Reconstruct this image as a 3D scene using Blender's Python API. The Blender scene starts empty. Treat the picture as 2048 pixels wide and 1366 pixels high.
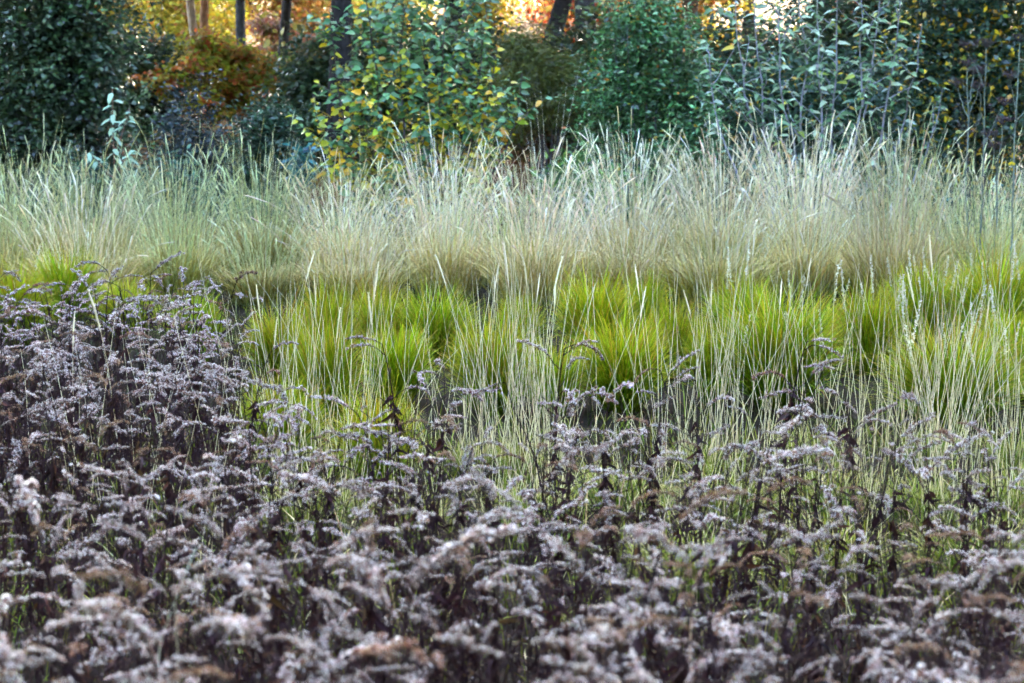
import bpy, math
import numpy as np
from mathutils import Matrix, Vector

R = math.radians
SC = bpy.context.scene
COL = SC.collection
rng = np.random.default_rng(11)

# ------------------------------------------------------------------ camera
CAM_H, F_PX, HORIZON = 1.70, 3982.0, 150.0
PITCH = math.atan((683.0 - HORIZON) / F_PX)
cam = bpy.data.cameras.new('camera')
cam.lens = 70.0
cam.sensor_width = 36.0
cam.clip_start = 0.05
cam.clip_end = 2000.0
cam.dof.use_dof = True
cam.dof.focus_distance = 8.6
cam.dof.aperture_fstop = 5.4
cam.dof.aperture_blades = 8
camo = bpy.data.objects.new('camera', cam)
camo.location = (0, 0, CAM_H)
camo.rotation_euler = (math.pi / 2 - PITCH, 0, 0)
COL.objects.link(camo)
SC.camera = camo

# ------------------------------------------------------------------ world, sun, exposure
SUN_EL, SUN_AZ = R(24.0), R(9.0)          # low sun beyond the wood, a little towards +X
w = bpy.data.worlds.new('World')
SC.world = w
w.use_nodes = True
nt = w.node_tree
bg = nt.nodes['Background']
sky = nt.nodes.new('ShaderNodeTexSky')
sky.sky_type = 'NISHITA'
sky.sun_disc = False
sky.sun_elevation = SUN_EL
sky.sun_rotation = SUN_AZ
sky.air_density = 1.0
sky.dust_density = 2.0
sky.ozone_density = 1.0
nt.links.new(sky.outputs[0], bg.inputs[0])
bg.inputs[1].default_value = 0.15
sun = bpy.data.lights.new('sun', 'SUN')
sun.energy = 2.0
sun.angle = R(0.53)
sun.color = (1.0, 0.86, 0.66)
suno = bpy.data.objects.new('sun', sun)
sd = Vector((math.sin(SUN_AZ) * math.cos(SUN_EL), math.cos(SUN_AZ) * math.cos(SUN_EL), math.sin(SUN_EL)))
suno.rotation_euler = (-sd).to_track_quat('-Z', 'Y').to_euler()
suno.location = sd * 60
COL.objects.link(suno)
SC.view_settings.view_transform = 'Standard'
SC.view_settings.look = 'None'
SC.view_settings.gamma = 1.0
SC.view_settings.use_curve_mapping = False
SC.view_settings.exposure = 4.8
SC.render.engine = 'CYCLES'
SC.cycles.max_bounces = 3
SC.cycles.diffuse_bounces = 1
SC.cycles.glossy_bounces = 2
SC.cycles.transmission_bounces = 2
SC.cycles.caustics_reflective = False
SC.cycles.caustics_refractive = False
SC.cycles.use_denoising = True
SC.cycles.denoising_input_passes = 'RGB_ALBEDO_NORMAL'
SC.cycles.denoising_prefilter = 'FAST'
SC.cycles.use_light_tree = False
SC.cycles.use_adaptive_sampling = True
SC.cycles.adaptive_threshold = 0.03
SC.cycles.debug_use_spatial_splits = True
SC.cycles.sample_clamp_indirect = 4.0


# ------------------------------------------------------------------ placing helpers
def ray(px, py):
    vx, vy = (px - 1024.0) / F_PX, -(py - 683.0) / F_PX
    c, s = math.cos(PITCH), math.sin(PITCH)
    return np.array([vx, c + vy * s, -s + vy * c])


def at(px, py, d):
    """World point at distance d along +Y seen at a pixel of the photograph."""
    r = ray(px, py)
    return np.array([0, 0, CAM_H]) + r * (d / r[1])


def gx(px, d, z=0.0):
    depth = d * math.cos(PITCH) + (CAM_H - z) * math.sin(PITCH)
    return (px - 1024.0) / F_PX * depth


def gz(x, y):
    """Height of the ground: level meadow, then a wooded bank that climbs away."""
    x = np.asarray(x, float); y = np.asarray(y, float)
    u = np.clip(y - 23.0, 0, 90.0)
    z = 0.135 * u * u / (u + 6.0)
    return z + 0.05 * np.sin(x * 0.7 + 1.3) * np.sin(y * 0.5) * np.clip((y - 20) / 10, 0, 1)


# ------------------------------------------------------------------ mesh helpers
def mesh(name, V, faces, C=None, mat=None, smooth=True):
    """V (N,3); faces: list of int arrays (K,3) or (K,4); C (N,3) vertex colours."""
    me = bpy.data.meshes.new(name)
    V = np.ascontiguousarray(V, np.float32)
    me.vertices.add(len(V))
    me.vertices.foreach_set('co', V.ravel())
    loops = np.concatenate([f.ravel() for f in faces]).astype(np.int32)
    tot = np.concatenate([np.full(len(f), f.shape[1], np.int32) for f in faces])
    start = np.concatenate([[0], np.cumsum(tot)[:-1]]).astype(np.int32)
    me.loops.add(len(loops))
    me.loops.foreach_set('vertex_index', loops)
    me.polygons.add(len(tot))
    me.polygons.foreach_set('loop_start', start)
    me.polygons.foreach_set('use_smooth', np.full(len(tot), smooth, bool))
    if C is not None:
        a = me.color_attributes.new('Col', 'FLOAT_COLOR', 'POINT')
        c4 = np.ones((len(V), 4), np.float32)
        c4[:, :3] = np.clip(C, 0, 1)
        a.data.foreach_set('color', c4.ravel())
    me.update(calc_edges=True)
    if mat is not None:
        me.materials.append(mat)
    return me


class Geo:
    """Collects pieces of geometry that become one mesh."""
    def __init__(self):
        self.V, self.F3, self.F4, self.C, self.n = [], [], [], [], 0

    def add(self, V, F, C):
        V = np.asarray(V, float)
        F = np.asarray(F, np.int64)
        C = np.broadcast_to(np.asarray(C, float), V.shape)
        (self.F3 if F.shape[1] == 3 else self.F4).append(F + self.n)
        self.V.append(V); self.C.append(C)
        self.n += len(V)

    def add2(self, V, F3, F4, C):
        n = self.n
        self.add(V, F3, C)
        self.F4.append(np.asarray(F4, np.int64) + n)

    def build(self, name, mat, smooth=True):
        fs = []
        if self.F3: fs.append(np.concatenate(self.F3))
        if self.F4: fs.append(np.concatenate(self.F4))
        return mesh(name, np.concatenate(self.V), fs, np.concatenate(self.C), mat, smooth)


def grad(t, stops):
    """Colours along t (S,) for N pieces; stops: [(t, (N,3) or (3,)), ...] -> (N,S,3)"""
    n = max(np.asarray(c).shape[0] if np.ndim(c) == 2 else 1 for _, c in stops)
    out = np.zeros((n, len(t), 3))
    ts = [s for s, _ in stops]
    cs = [np.broadcast_to(np.atleast_2d(c), (n, 3)) for _, c in stops]
    for j, x in enumerate(t):
        k = int(np.clip(np.searchsorted(ts, x, side='right') - 1, 0, len(ts) - 2))
        f = np.clip((x - ts[k]) / (ts[k + 1] - ts[k]), 0, 1)
        out[:, j] = cs[k] * (1 - f) + cs[k + 1] * f
    return out


def paths(base, az, L, lean, bend, t, power=1.5, wob=None):
    """Centre lines (N,S,3) of blades or stalks that lean and bend away."""
    N, S = len(az), len(t)
    th = lean[:, None] + bend[:, None] * (t[None, :] ** power)
    dt = np.diff(t)
    thm = 0.5 * (th[:, 1:] + th[:, :-1])
    h = np.concatenate([np.zeros((N, 1)), np.cumsum(np.sin(thm) * dt, 1)], 1) * L[:, None]
    v = np.concatenate([np.zeros((N, 1)), np.cumsum(np.cos(thm) * dt, 1)], 1) * L[:, None]
    P = np.zeros((N, S, 3))
    P[:, :, 0] = base[:, None, 0] + h * np.cos(az)[:, None]
    P[:, :, 1] = base[:, None, 1] + h * np.sin(az)[:, None]
    P[:, :, 2] = base[:, None, 2] + v
    if wob is not None:
        a2 = az + np.pi / 2
        k = wob[:, None] * np.sin(np.pi * t[None, :] * 1.7)
        P[:, :, 0] += k * np.cos(a2)[:, None]
        P[:, :, 1] += k * np.sin(a2)[:, None]
    return P


def ribbons(g, P, wid, az, C):
    """Thin blades along P; wid (N,S); az: direction of the blade's face."""
    N, S = P.shape[:2]
    side = np.stack([np.cos(az), np.sin(az), np.zeros(N)], 1)[:, None, :] * wid[:, :, None] * 0.5
    V = np.stack([P - side, P + side], 2).reshape(N * S * 2, 3)
    i = np.arange(N)[:, None] * S * 2 + np.arange(S - 1)[None, :] * 2
    i = i.ravel()
    F = np.stack([i, i + 1, i + 3, i + 2], 1)
    g.add(V, F, np.repeat(C.reshape(N * S, 3), 2, 0))


def tubes(g, P, Rd, C, k=3, rough=0.0):
    """Round stalks, twigs and trunks along P (N,S,3) with radii Rd (N,S)."""
    N, S = P.shape[:2]
    T = np.gradient(P, axis=1)
    T /= np.linalg.norm(T, axis=2, keepdims=True) + 1e-9
    ref = np.where(np.abs(T[:, :1, 2:3]) > 0.9, np.array([1.0, 0.13, 0]), np.array([0.0, 0.13, 1.0]))
    A = np.cross(T, np.broadcast_to(ref, T.shape))
    A /= np.linalg.norm(A, axis=2, keepdims=True) + 1e-9
    B = np.cross(T, A)
    ph = np.arange(k) * 2 * np.pi / k
    rr = Rd[:, :, None] * (1 + rough * (rng.random((N, S, k)) - 0.5) * 2)
    V = P[:, :, None, :] + rr[..., None] * (np.cos(ph)[None, None, :, None] * A[:, :, None, :] + np.sin(ph)[None, None, :, None] * B[:, :, None, :])
    V = V.reshape(N * S * k, 3)
    n, s, q = np.meshgrid(np.arange(N), np.arange(S - 1), np.arange(k), indexing='ij')
    a = ((n * S + s) * k + q).ravel()
    b = ((n * S + s) * k + (q + 1) % k).ravel()
    F = np.stack([a, b, b + k, a + k], 1)
    C = np.broadcast_to(np.asarray(C, float), (N, S, 3)) if np.ndim(C) != 3 else C
    g.add(V, F, np.repeat(C.reshape(N * S, 3), k, 0))


def leaf_shape(width=0.5, arch=0.2, fold=0.12, wide_at=0.4):
    xs = [0.0, wide_at * 0.55, wide_at + 0.22, 1.0]
    hw = [0.0, width * 0.5, width * 0.43, 0.0]
    V = []
    for x in xs: V.append((x, 0, -arch * x * x))
    for i in (1, 2):
        V.append((xs[i], hw[i], -arch * xs[i] ** 2 + fold * hw[i] * 2))
        V.append((xs[i], -hw[i], -arch * xs[i] ** 2 + fold * hw[i] * 2))
    F3 = [(0, 1, 4), (0, 5, 1), (2, 3, 6), (3, 2, 7)]
    F4 = [(1, 2, 6, 4), (2, 1, 5, 7)]
    return np.array(V, float), np.array(F3), np.array(F4)


def small_leaf(width=0.5):
    V = np.array([(0, 0, 0), (0.45, width * 0.5, 0.06), (0.45, -width * 0.5, 0.06), (1, 0, -0.12)], float)
    return V, np.array([(0, 2, 1), (1, 2, 3)]), np.zeros((0, 4), int)


def frames(X, up):
    X = X / (np.linalg.norm(X, axis=1, keepdims=True) + 1e-9)
    Y = np.cross(up, X)
    Y /= np.linalg.norm(Y, axis=1, keepdims=True) + 1e-9
    Z = np.cross(X, Y)
    return X, Y, Z


def leaves(g, tmpl, pos, X, up, size, C):
    TV, F3, F4 = tmpl
    X, Y, Z = frames(X, up)
    n, m = len(pos), len(TV)
    V = pos[:, None, :] + size[:, None, None] * (TV[None, :, 0:1] * X[:, None] + TV[None, :, 1:2] * Y[:, None] + TV[None, :, 2:3] * Z[:, None])
    off = (np.arange(n) * m)[:, None, None]
    f3 = (F3[None] + off).reshape(-1, 3)
    V = V.reshape(-1, 3)
    Cc = np.repeat(C, m, 0)
    if len(F4):
        g.add2(V, f3, (F4[None] + off).reshape(-1, 4), Cc)
    else:
        g.add(V, f3, Cc)


def unit(n, r=None):
    r = r or rng
    v = r.normal(size=(n, 3))
    return v / np.linalg.norm(v, axis=1, keepdims=True)


def pick(n, palette, jit=0.2):
    """n colours from [(weight, (r,g,b)), ...] with brightness and hue jitter."""
    wts = np.array([p[0] for p in palette], float)
    k = rng.choice(len(palette), n, p=wts / wts.sum())
    c = np.array([p[1] for p in palette], float)[k]
    c = c * (1 + jit * rng.normal(size=(n, 1))) * (1 + jit * 0.35 * rng.normal(size=(n, 3)))
    return np.clip(c, 0.003, 1)


# ------------------------------------------------------------------ scene helpers
def obj(name, data, parent=None, loc=(0, 0, 0), rot=(0, 0, 0), scale=1.0):
    o = bpy.data.objects.new(name, data)
    COL.objects.link(o)
    o.parent = parent
    o.location = loc
    o.rotation_euler = rot
    o.scale = (scale,) * 3 if np.ndim(scale) == 0 else scale
    return o


def tag(o, label, cat, group=None, kind=None):
    if label: o['label'] = label
    if cat: o['category'] = cat
    if group: o['group'] = group
    if kind: o['kind'] = kind
    return o


def thing(name, label, cat, loc, rz=0.0, scale=1.0, group=None):
    o = obj(name, None, None, loc, (0, 0, rz), scale)
    o.empty_display_size = 0.1
    return tag(o, label, cat, group)


def stuff(o):
    o['kind'] = 'stuff'
    return o


ORD = ('first second third fourth fifth sixth seventh eighth ninth tenth eleventh twelfth thirteenth fourteenth fifteenth sixteenth seventeenth '
       'eighteenth nineteenth twentieth twenty-first twenty-second twenty-third twenty-fourth twenty-fifth twenty-sixth twenty-seventh twenty-eighth '
       'twenty-ninth thirtieth').split()


# ------------------------------------------------------------------ materials
def plant_mat(name, trans=0.35, rough=0.5, spec=0.4, vary=0.25, hue=0.02, noise=0.0, nscale=60.0, bump=0.0):
    m = bpy.data.materials.new(name)
    m.use_nodes = True
    t = m.node_tree
    t.nodes.clear()
    N, Lk = t.nodes.new, t.links.new
    out = N('ShaderNodeOutputMaterial')
    at_ = N('ShaderNodeAttribute'); at_.attribute_name = 'Col'
    oi = N('ShaderNodeObjectInfo')
    hs = N('ShaderNodeHueSaturation')
    mr = N('ShaderNodeMapRange')
    mr.inputs['To Min'].default_value = 1 - vary
    mr.inputs['To Max'].default_value = 1 + vary
    Lk(oi.outputs['Random'], mr.inputs['Value'])
    mh = N('ShaderNodeMapRange')
    mh.inputs['To Min'].default_value = 0.5 - hue
    mh.inputs['To Max'].default_value = 0.5 + hue
    fr = N('ShaderNodeMath'); fr.operation = 'MULTIPLY'; fr.inputs[1].default_value = 7.31
    f2 = N('ShaderNodeMath'); f2.operation = 'FRACT'
    Lk(oi.outputs['Random'], fr.inputs[0]); Lk(fr.outputs[0], f2.inputs[0]); Lk(f2.outputs[0], mh.inputs['Value'])
    Lk(mh.outputs[0], hs.inputs['Hue']); Lk(mr.outputs[0], hs.inputs['Value'])
    Lk(at_.outputs['Color'], hs.inputs['Color'])
    colour = hs.outputs[0]
    pr = N('ShaderNodeBsdfPrincipled')
    if noise > 0 or bump > 0:
        tc = N('ShaderNodeTexCoord')
        nz = N('ShaderNodeTexNoise'); nz.inputs['Scale'].default_value = nscale; nz.inputs['Detail'].default_value = 5
        Lk(tc.outputs['Object'], nz.inputs['Vector'])
        m2 = N('ShaderNodeMapRange')
        m2.inputs['To Min'].default_value = 1 - noise; m2.inputs['To Max'].default_value = 1 + noise
        m2.inputs['From Min'].default_value = 0.25; m2.inputs['From Max'].default_value = 0.75
        Lk(nz.outputs[0], m2.inputs['Value'])
        h2 = N('ShaderNodeHueSaturation')
        Lk(m2.outputs[0], h2.inputs['Value']); Lk(colour, h2.inputs['Color'])
        colour = h2.outputs[0]
        if bump > 0:
            b = N('ShaderNodeBump'); b.inputs['Strength'].default_value = 0.8; b.inputs['Distance'].default_value = bump
            Lk(nz.outputs[0], b.inputs['Height']); Lk(b.outputs[0], pr.inputs['Normal'])
    pr.inputs['Roughness'].default_value = rough
    pr.inputs['Specular IOR Level'].default_value = spec
    Lk(colour, pr.inputs['Base Color'])
    if trans > 0:
        tr = N('ShaderNodeBsdfTranslucent')
        Lk(colour, tr.inputs['Color'])
        mx = N('ShaderNodeMixShader'); mx.inputs[0].default_value = trans
        Lk(pr.outputs[0], mx.inputs[1]); Lk(tr.outputs[0], mx.inputs[2])
        Lk(mx.outputs[0], out.inputs['Surface'])
    else:
        Lk(pr.outputs[0], out.inputs['Surface'])
    return m


M_BLADE = plant_mat('grass_blade', 0.14, 0.5, 0.10, 0.14, 0.012)
M_STRAW = plant_mat('dry_straw', 0.10, 0.6, 0.12, 0.18, 0.01)
M_FLUFF = plant_mat('seed_fluff', 0.20, 0.9, 0.03, 0.28, 0.012)
M_STEM = plant_mat('dead_stem', 0.0, 0.7, 0.08, 0.25, 0.02)
M_DEADLEAF = plant_mat('withered_leaf', 0.08, 0.7, 0.08, 0.3, 0.02)
M_GLOSS = plant_mat('glossy_leaf', 0.28, 0.32, 0.55, 0.15, 0.012)
M_LEAF = plant_mat('soft_leaf', 0.35, 0.45, 0.45, 0.15, 0.01)
M_THIN = plant_mat('thin_autumn_leaf', 0.45, 0.5, 0.3, 0.12, 0.012)
M_BARK = plant_mat('bark', 0.0, 0.9, 0.06, 0.15, 0.01, noise=0.5, nscale=14.0, bump=0.03)
M_TWIG = plant_mat('twig_bark', 0.0, 0.55, 0.4, 0.15, 0.01, noise=0.3, nscale=40.0)
M_SOIL = plant_mat('meadow_soil', 0.0, 0.95, 0.03, 0.0, 0.0, noise=0.55, nscale=6.0, bump=0.02)
M_PETAL = plant_mat('petal', 0.3, 0.6, 0.3, 0.05, 0.005)

# ================================================================== SETTING
def build_ground():
    xs = np.concatenate([np.linspace(-260, -16, 16), np.linspace(-14, 14, 57), np.linspace(16, 260, 16)])
    ys = np.concatenate([np.linspace(-120, -4, 10), np.linspace(-2, 70, 145), np.linspace(74, 420, 30)])
    X, Y = np.meshgrid(xs, ys)
    Z = gz(X, Y) + 0.03 * (rng.random(X.shape) - 0.5) * (Y > 4)
    V = np.stack([X.ravel(), Y.ravel(), Z.ravel()], 1)
    nx, ny = len(xs), len(ys)
    i, j = np.meshgrid(np.arange(nx - 1), np.arange(ny - 1))
    a = (j * nx + i).ravel()
    F = np.stack([a, a + 1, a + 1 + nx, a + nx], 1)
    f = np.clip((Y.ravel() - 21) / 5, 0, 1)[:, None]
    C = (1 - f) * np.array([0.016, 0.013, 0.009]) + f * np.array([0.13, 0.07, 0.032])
    o = obj('ground', mesh('ground', V, [F], C, M_SOIL))
    o['kind'] = 'structure'


build_ground()


def blades_patch(name, label, n, xr, yr, Lr, wid, palette_base, palette_tip, lean, bend, mat, cat='grass', inside=None):
    g = Geo()
    y = yr[0] + (yr[1] - yr[0]) * rng.random(n)
    x = (xr[0] + (xr[1] - xr[0]) * rng.random(n)) * (y if xr[2] else 1)
    if inside is not None:
        k = inside(x, y); x, y = x[k], y[k]
    n = len(x)
    z = gz(x, y)
    t = np.array([0, .35, .7, 1.0])
    az = rng.random(n) * 2 * np.pi
    P = paths(np.stack([x, y, z], 1), az, rng.uniform(*Lr, n), np.abs(rng.normal(0, lean, n)), np.abs(rng.normal(bend, .4, n)), t)
    C = grad(t, [(0, pick(n, palette_base)), (1, pick(n, palette_tip))])
    ribbons(g, P, wid * np.array([.9, 1, .8, .1])[None] * rng.uniform(.6, 1.4, (n, 1)), az + rng.normal(1.57, .9, n), C)
    o = obj(name, g.build(name, mat, False))
    return tag(o, label, cat, kind='stuff')


blades_patch('matted_grass', 'matted pale straw and yellow-green grass lying between the goldenrod and the tussocks', 3600, (-.30, .30, True), (5.6, 9.2),
             (.12, .34), .0055, [(3, (.14, .15, .03)), (2, (.07, .13, .015))], [(2, (.60, .50, .26)), (3, (.22, .25, .02)), (3, (.12, .18, .01))], .55, .8, M_STRAW)
blades_patch('meadow_grass', 'low green and straw grass on the soil under the tussocks and tall grass', 8000, (-.31, .31, True), (13.5, 20.5),
             (.06, .20), .006, [(3, (.05, .09, .015)), (2, (.12, .12, .04))], [(3, (.12, .17, .03)), (2, (.34, .31, .18))], .5, .7, M_BLADE)
blades_patch('short_turf', 'short dark grass and dead straw on the soil between the green tussocks', 9000, (-.31, .31, True), (8.6, 13.8),
             (.04, .11), .006, [(1, (.03, .05, .012))], [(4, (.025, .05, .006)), (2, (.05, .035, .02)), (.5, (.36, .30, .14))], .6, .6, M_BLADE)
blades_patch('goldenrod_litter', 'dark dead leaf and stem litter on the soil under the goldenrod', 16000, (-.32, .32, True), (2.0, 9.2),
             (.05, .22), .007, [(1, (.03, .022, .02))], [(5, (.04, .026, .024)), (1, (.10, .06, .035)), (.8, (.16, .22, .02))], .9, .6, M_DEADLEAF)


def litter():
    n = 9000
    y = rng.uniform(22, 66, n); x = rng.uniform(-.34, .34, n) * y
    pos = np.stack([x, y, gz(x, y) + .02 + .03 * rng.random(n)], 1)
    up = unit(n) * .45 + np.array([0, 0, 1.0])
    g = Geo()
    leaves(g, small_leaf(.75), pos, unit(n) * np.array([1, 1, .25]), up, rng.uniform(.07, .14, n),
           pick(n, [(3, (.30, .16, .07)), (2, (.25, .10, .04)), (2, (.33, .23, .06)), (1, (.26, .05, .03))], .2))
    tag(obj('leaf_litter', g.build('leaf_litter', M_THIN, False)), 'fallen tan and russet leaves strewn over the wooded bank', 'leaves', kind='stuff')


litter()


# ------------------------------------------------------------------ leafy volumes
def cloud(g, ell, n_clusters, per, size, palette, tmpl, shell=0.45, spread=0.16, flat=0.5, droop=0.25, top_pal=None, ragged=0.25):
    """Leaf clusters through a union of ellipsoids [(cx,cy,cz,rx,ry,rz), ...]"""
    ell = np.array(ell, float)
    vol = (ell[:, 3] * ell[:, 4] * ell[:, 5]) ** 0.75
    k = rng.choice(len(ell), n_clusters, p=vol / vol.sum())
    u = unit(n_clusters)
    r = rng.random(n_clusters) ** shell * (1 + ragged * rng.normal(size=n_clusters))
    c = ell[k, :3] + u * r[:, None] * ell[k, 3:]
    N = n_clusters * per
    cc = np.repeat(c, per, 0)
    uu = np.repeat(u, per, 0)
    pos = cc + rng.normal(0, spread, (N, 3)) * np.array([1, 1, .7])
    X = unit(N) * np.array([1, 1, .45]) + uu * .5 - np.array([0, 0, droop])
    up = unit(N) * (1 - flat) + np.array([0, 0, 1.0]) * flat + uu * .25
    # light and dark clumps by cluster
    C = np.repeat(pick(n_clusters, palette, .28), per, 0) * (1 + .15 * rng.normal(size=(N, 1)))
    if top_pal is not None:
        m = rng.random(N) < top_pal[0]
        C[m] = pick(int(m.sum()), top_pal[1], .2)
    leaves(g, tmpl, pos, X, up, size * rng.uniform(.65, 1.25, N), C)
    return pos


def wander(p0, p1, n, amp):
    """One crooked polyline from p0 to p1."""
    t = np.linspace(0, 1, n)[:, None]
    p0, p1 = np.asarray(p0, float), np.asarray(p1, float)
    P = p0 * (1 - t) + p1 * t
    k = rng.normal(0, amp, (n, 3))
    k = np.cumsum(k, 0); k -= t * k[-1]
    k[0] = 0
    return P + k * np.array([1, 1, .5])


def trunk_mesh(name, pts, r0, r1, col, limbs=(), k=12, mat=None, rough=.07):
    g = Geo()
    P = np.array(pts)[None]
    S = P.shape[1]
    rad = (r0 + (r1 - r0) * np.linspace(0, 1, S) ** .8)
    rad[0] *= 1.35
    C = np.array(col)[None, None] * (1 + .2 * rng.normal(size=(1, S, 1)))
    tubes(g, P, rad[None], np.broadcast_to(C, (1, S, 3)), k, rough)
    for (Lp, a, b) in limbs:
        Lp = np.array(Lp)[None]
        tubes(g, Lp, np.linspace(a, b, Lp.shape[1])[None], np.array(col), 7, .06)
    return g.build(name, mat or M_BARK)


# ------------------------------------------------------------------ trees of the wood (their crowns shade the meadow)
CROWNS = []
for v in range(4):
    g = Geo()
    ell = [(0, 0, 8.2, 2.7, 2.4, 4.6), (1.6, .3, 6.4, 1.9, 1.8, 2.6), (-1.6, -.2, 6.8, 1.9, 1.8, 2.8), (.3, -.8, 11.2, 2.0, 1.9, 2.4), (0, .5, 5.0, 2.4, 1.9, 1.3)]
    ell = [tuple(np.array(e) * (1 + .08 * rng.normal(size=6))) for e in ell]
    pal = [[(3, (.20, .24, .03)), (2, (.34, .28, .03)), (1, (.12, .17, .03))],
           [(3, (.42, .30, .03)), (2, (.30, .28, .04)), (1, (.40, .18, .03))],
           [(3, (.12, .17, .04)), (2, (.20, .24, .04)), (1, (.36, .28, .04))],
           [(3, (.36, .16, .03)), (2, (.42, .28, .03)), (1, (.22, .20, .04))]][v]
    cloud(g, ell, 1500, 13, .17, pal, small_leaf(.7), shell=.5, spread=.30, flat=.25)
    CROWNS.append(g.build('crown', M_THIN, False))

# (px at the top of the frame, distance, trunk radius, lean in x over 12 m, bark, crown, label)
DARKB, GREYB, PALEB = (.030, .026, .026), (.055, .055, .062), (.30, .22, .15)
WOOD = [
    (128, 23.75, .30, 0.2, DARKB, 2, 'thick dark trunk rising through the blue-green evergreen mass'),
    (385, 33.5, .08, -.4, PALEB, 1, 'slim pale sunlit trunk above the orange maple'),
    (415, 34.5, .085, .7, (.20, .10, .05), 0, 'russet-barked trunk just beside the slim pale trunk'),
    (482, 32.0, .09, -.5, GREYB, 2, 'grey trunk between the russet trunk and the leaning twin stems'),
    (572, 33.0, .10, .6, DARKB, 3, 'thin dark trunk over the red understorey'),
    (676, 28.0, .17, .1, DARKB, 0, 'stout blue-grey trunk behind the edge of the yellowing shrub'),
    (905, 31.0, .17, .4, DARKB, 1, 'dark trunk hidden behind the top of the yellowing shrub'),
    (1080, 31.0, .16, 2.6, DARKB, 2, 'leaning black trunk above the feathery olive conifer'),
    (1176, 29.5, .19, -.3, DARKB, 3, 'upright black trunk between conifer and berry shrub'),
    (1385, 30.0, .15, .2, (.10, .055, .03), 1, 'brown trunk with a gold rim above the berry shrub'),
    (1640, 30.5, .20, .2, DARKB, 0, 'dark trunk behind the silver-leaved shrub'),
    (1890, 29.0, .22, -.2, DARKB, 2, 'dark trunk behind the yellow-leaved shrub'),
    (2250, 29.5, .22, .2, DARKB, 3, 'dark trunk just beyond the picture beside the umbel stalks'),
    (2600, 30.5, .22, -.2, GREYB, 1, 'grey trunk beyond the picture at the edge of the wood'),
    (2980, 30.0, .22, .1, DARKB, 0, 'dark trunk farther along the edge of the wood'),
    (3350, 31.0, .22, .1, DARKB, 2, 'last dark trunk at the far end of the wood edge'),
    (-240, 30.0, .22, .1, DARKB, 3, 'dark trunk beyond the evergreen at the start of the wood'),
    (60, 58.0, .14, .3, DARKB, 2, 'thin trunk added high on the bank above the evergreen'),  # upper bank row, added so its crowns deepen the shade behind
    (400, 57.0, .14, -.3, DARKB, 0, 'thin trunk added high on the bank above the orange maples'),
    (760, 57.5, .14, .3, DARKB, 2, 'thin trunk added high on the bank above the yellowing shrub'),
    (1120, 58.0, .14, -.2, DARKB, 1, 'thin trunk added high on the bank above the conifer'),
    (1400, 57.0, .14, .2, DARKB, 3, 'thin trunk added high on the bank above the brown trunk'),
    (1680, 58.0, .14, -.2, DARKB, 2, 'thin trunk added high on the bank above the silver-leaved shrub'),
    (190, 47.0, .14, .3, DARKB, 1, 'thin trunk added on the bank seen past the evergreen'),  # lower bank row, added to block most of the sun and leave flecks
    (500, 48.5, .13, -.4, DARKB, 0, 'thin trunk added far up the bank behind the grey trunk'),
    (620, 46.0, .12, .5, DARKB, 3, 'thin trunk added on the bank by the dark red maple'),
    (980, 47.0, .14, .3, DARKB, 1, 'thin trunk added on the bank behind the yellowing shrub'),
    (1250, 48.0, .14, -.3, DARKB, 3, 'thin trunk added on the bank over the berry shrub'),
    (1500, 46.5, .13, .3, DARKB, 0, 'thin trunk added on the bank over the silver-leaved shrub'),
    (1800, 48.0, .14, -.2, DARKB, 1, 'thin trunk added on the bank over the yellow-leaved shrub'),
    (2200, 47.5, .14, .2, DARKB, 2, 'thin trunk added on the bank beyond the umbels'),
]
for i, (px, d, r, lean, bark, cv, lab) in enumerate(WOOD):
    p = at(px, 20, d)
    z0 = float(gz(p[0], d)) - .05
    lx = lean * (p[2] - z0) / 12
    T = thing('woodland_tree', lab, 'tree', (p[0] - lx, d, z0), 0, 1, 'trees of the wood')
    n = 14
    tz = np.linspace(0, 11, n)
    pts = np.stack([lean * (tz / 12) + .05 * np.sin(tz * 1.3 + i), .12 * np.sin(tz * .9 + 2 * i), tz], 1)
    if abs(lean) > 2: pts[:, 0] = lean * (tz / 12) ** .8 * 1.2
    limbs = []
    for q in range(6):
        zz = rng.uniform(3.6, 9); a = rng.random() * 6.28
        b0 = np.array([np.interp(zz, tz, pts[:, 0]), np.interp(zz, tz, pts[:, 1]), zz])
        limbs.append((wander(b0, b0 + np.array([1.9 * math.cos(a), 1.6 * math.sin(a), 1.5]), 7, .06), r * .45, r * .08))
    obj('trunk', trunk_mesh('trunk', pts, r, r * .35, bark, limbs), T)
    obj('crown', CROWNS[cv], T, (lean * .6, 0, rng.uniform(-.1, .5)), (0, 0, rng.random() * 6.28), (1.05, 1.0, rng.uniform(.98, 1.1)))

# unseen trees added at both sides and behind the camera, so the light falls from above
ring = [(-(9.2 if y < 12 else 11.2) + rng.normal(0, .3), y, 'the shady flank beyond the evergreen') for y in np.arange(-5, 24, 3.4)] + [((9.2 if y < 12 else 11.2) + rng.normal(0, .3), y, 'the shady flank beyond the umbels') for y in np.arange(-5, 24, 3.4)] + [(x, -5.2 + rng.normal(0, .4), 'the shade line behind the viewer') for x in np.arange(-7.6, 7.7, 3.8)]
cnt = {}
for i, (x, y, where) in enumerate(ring):
    k = cnt[where] = cnt.get(where, 0) + 1
    T = thing('woodland_tree', f'leafy tree added out of view, {ORD[k - 1]} along {where}', 'tree', (x, y, 0), 0, 1, 'unseen trees added to shade the meadow')
    tz = np.linspace(0, 11, 10)
    obj('trunk', trunk_mesh('trunk', np.stack([.05 * np.sin(tz), .05 * np.cos(tz), tz], 1), .2, .07, DARKB), T)
    obj('crown', CROWNS[(0, 2)[i % 2]], T, (0, 0, -4.4), (0, 0, rng.random() * 6.28), (1.0, 1.0, 1.3))

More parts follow.
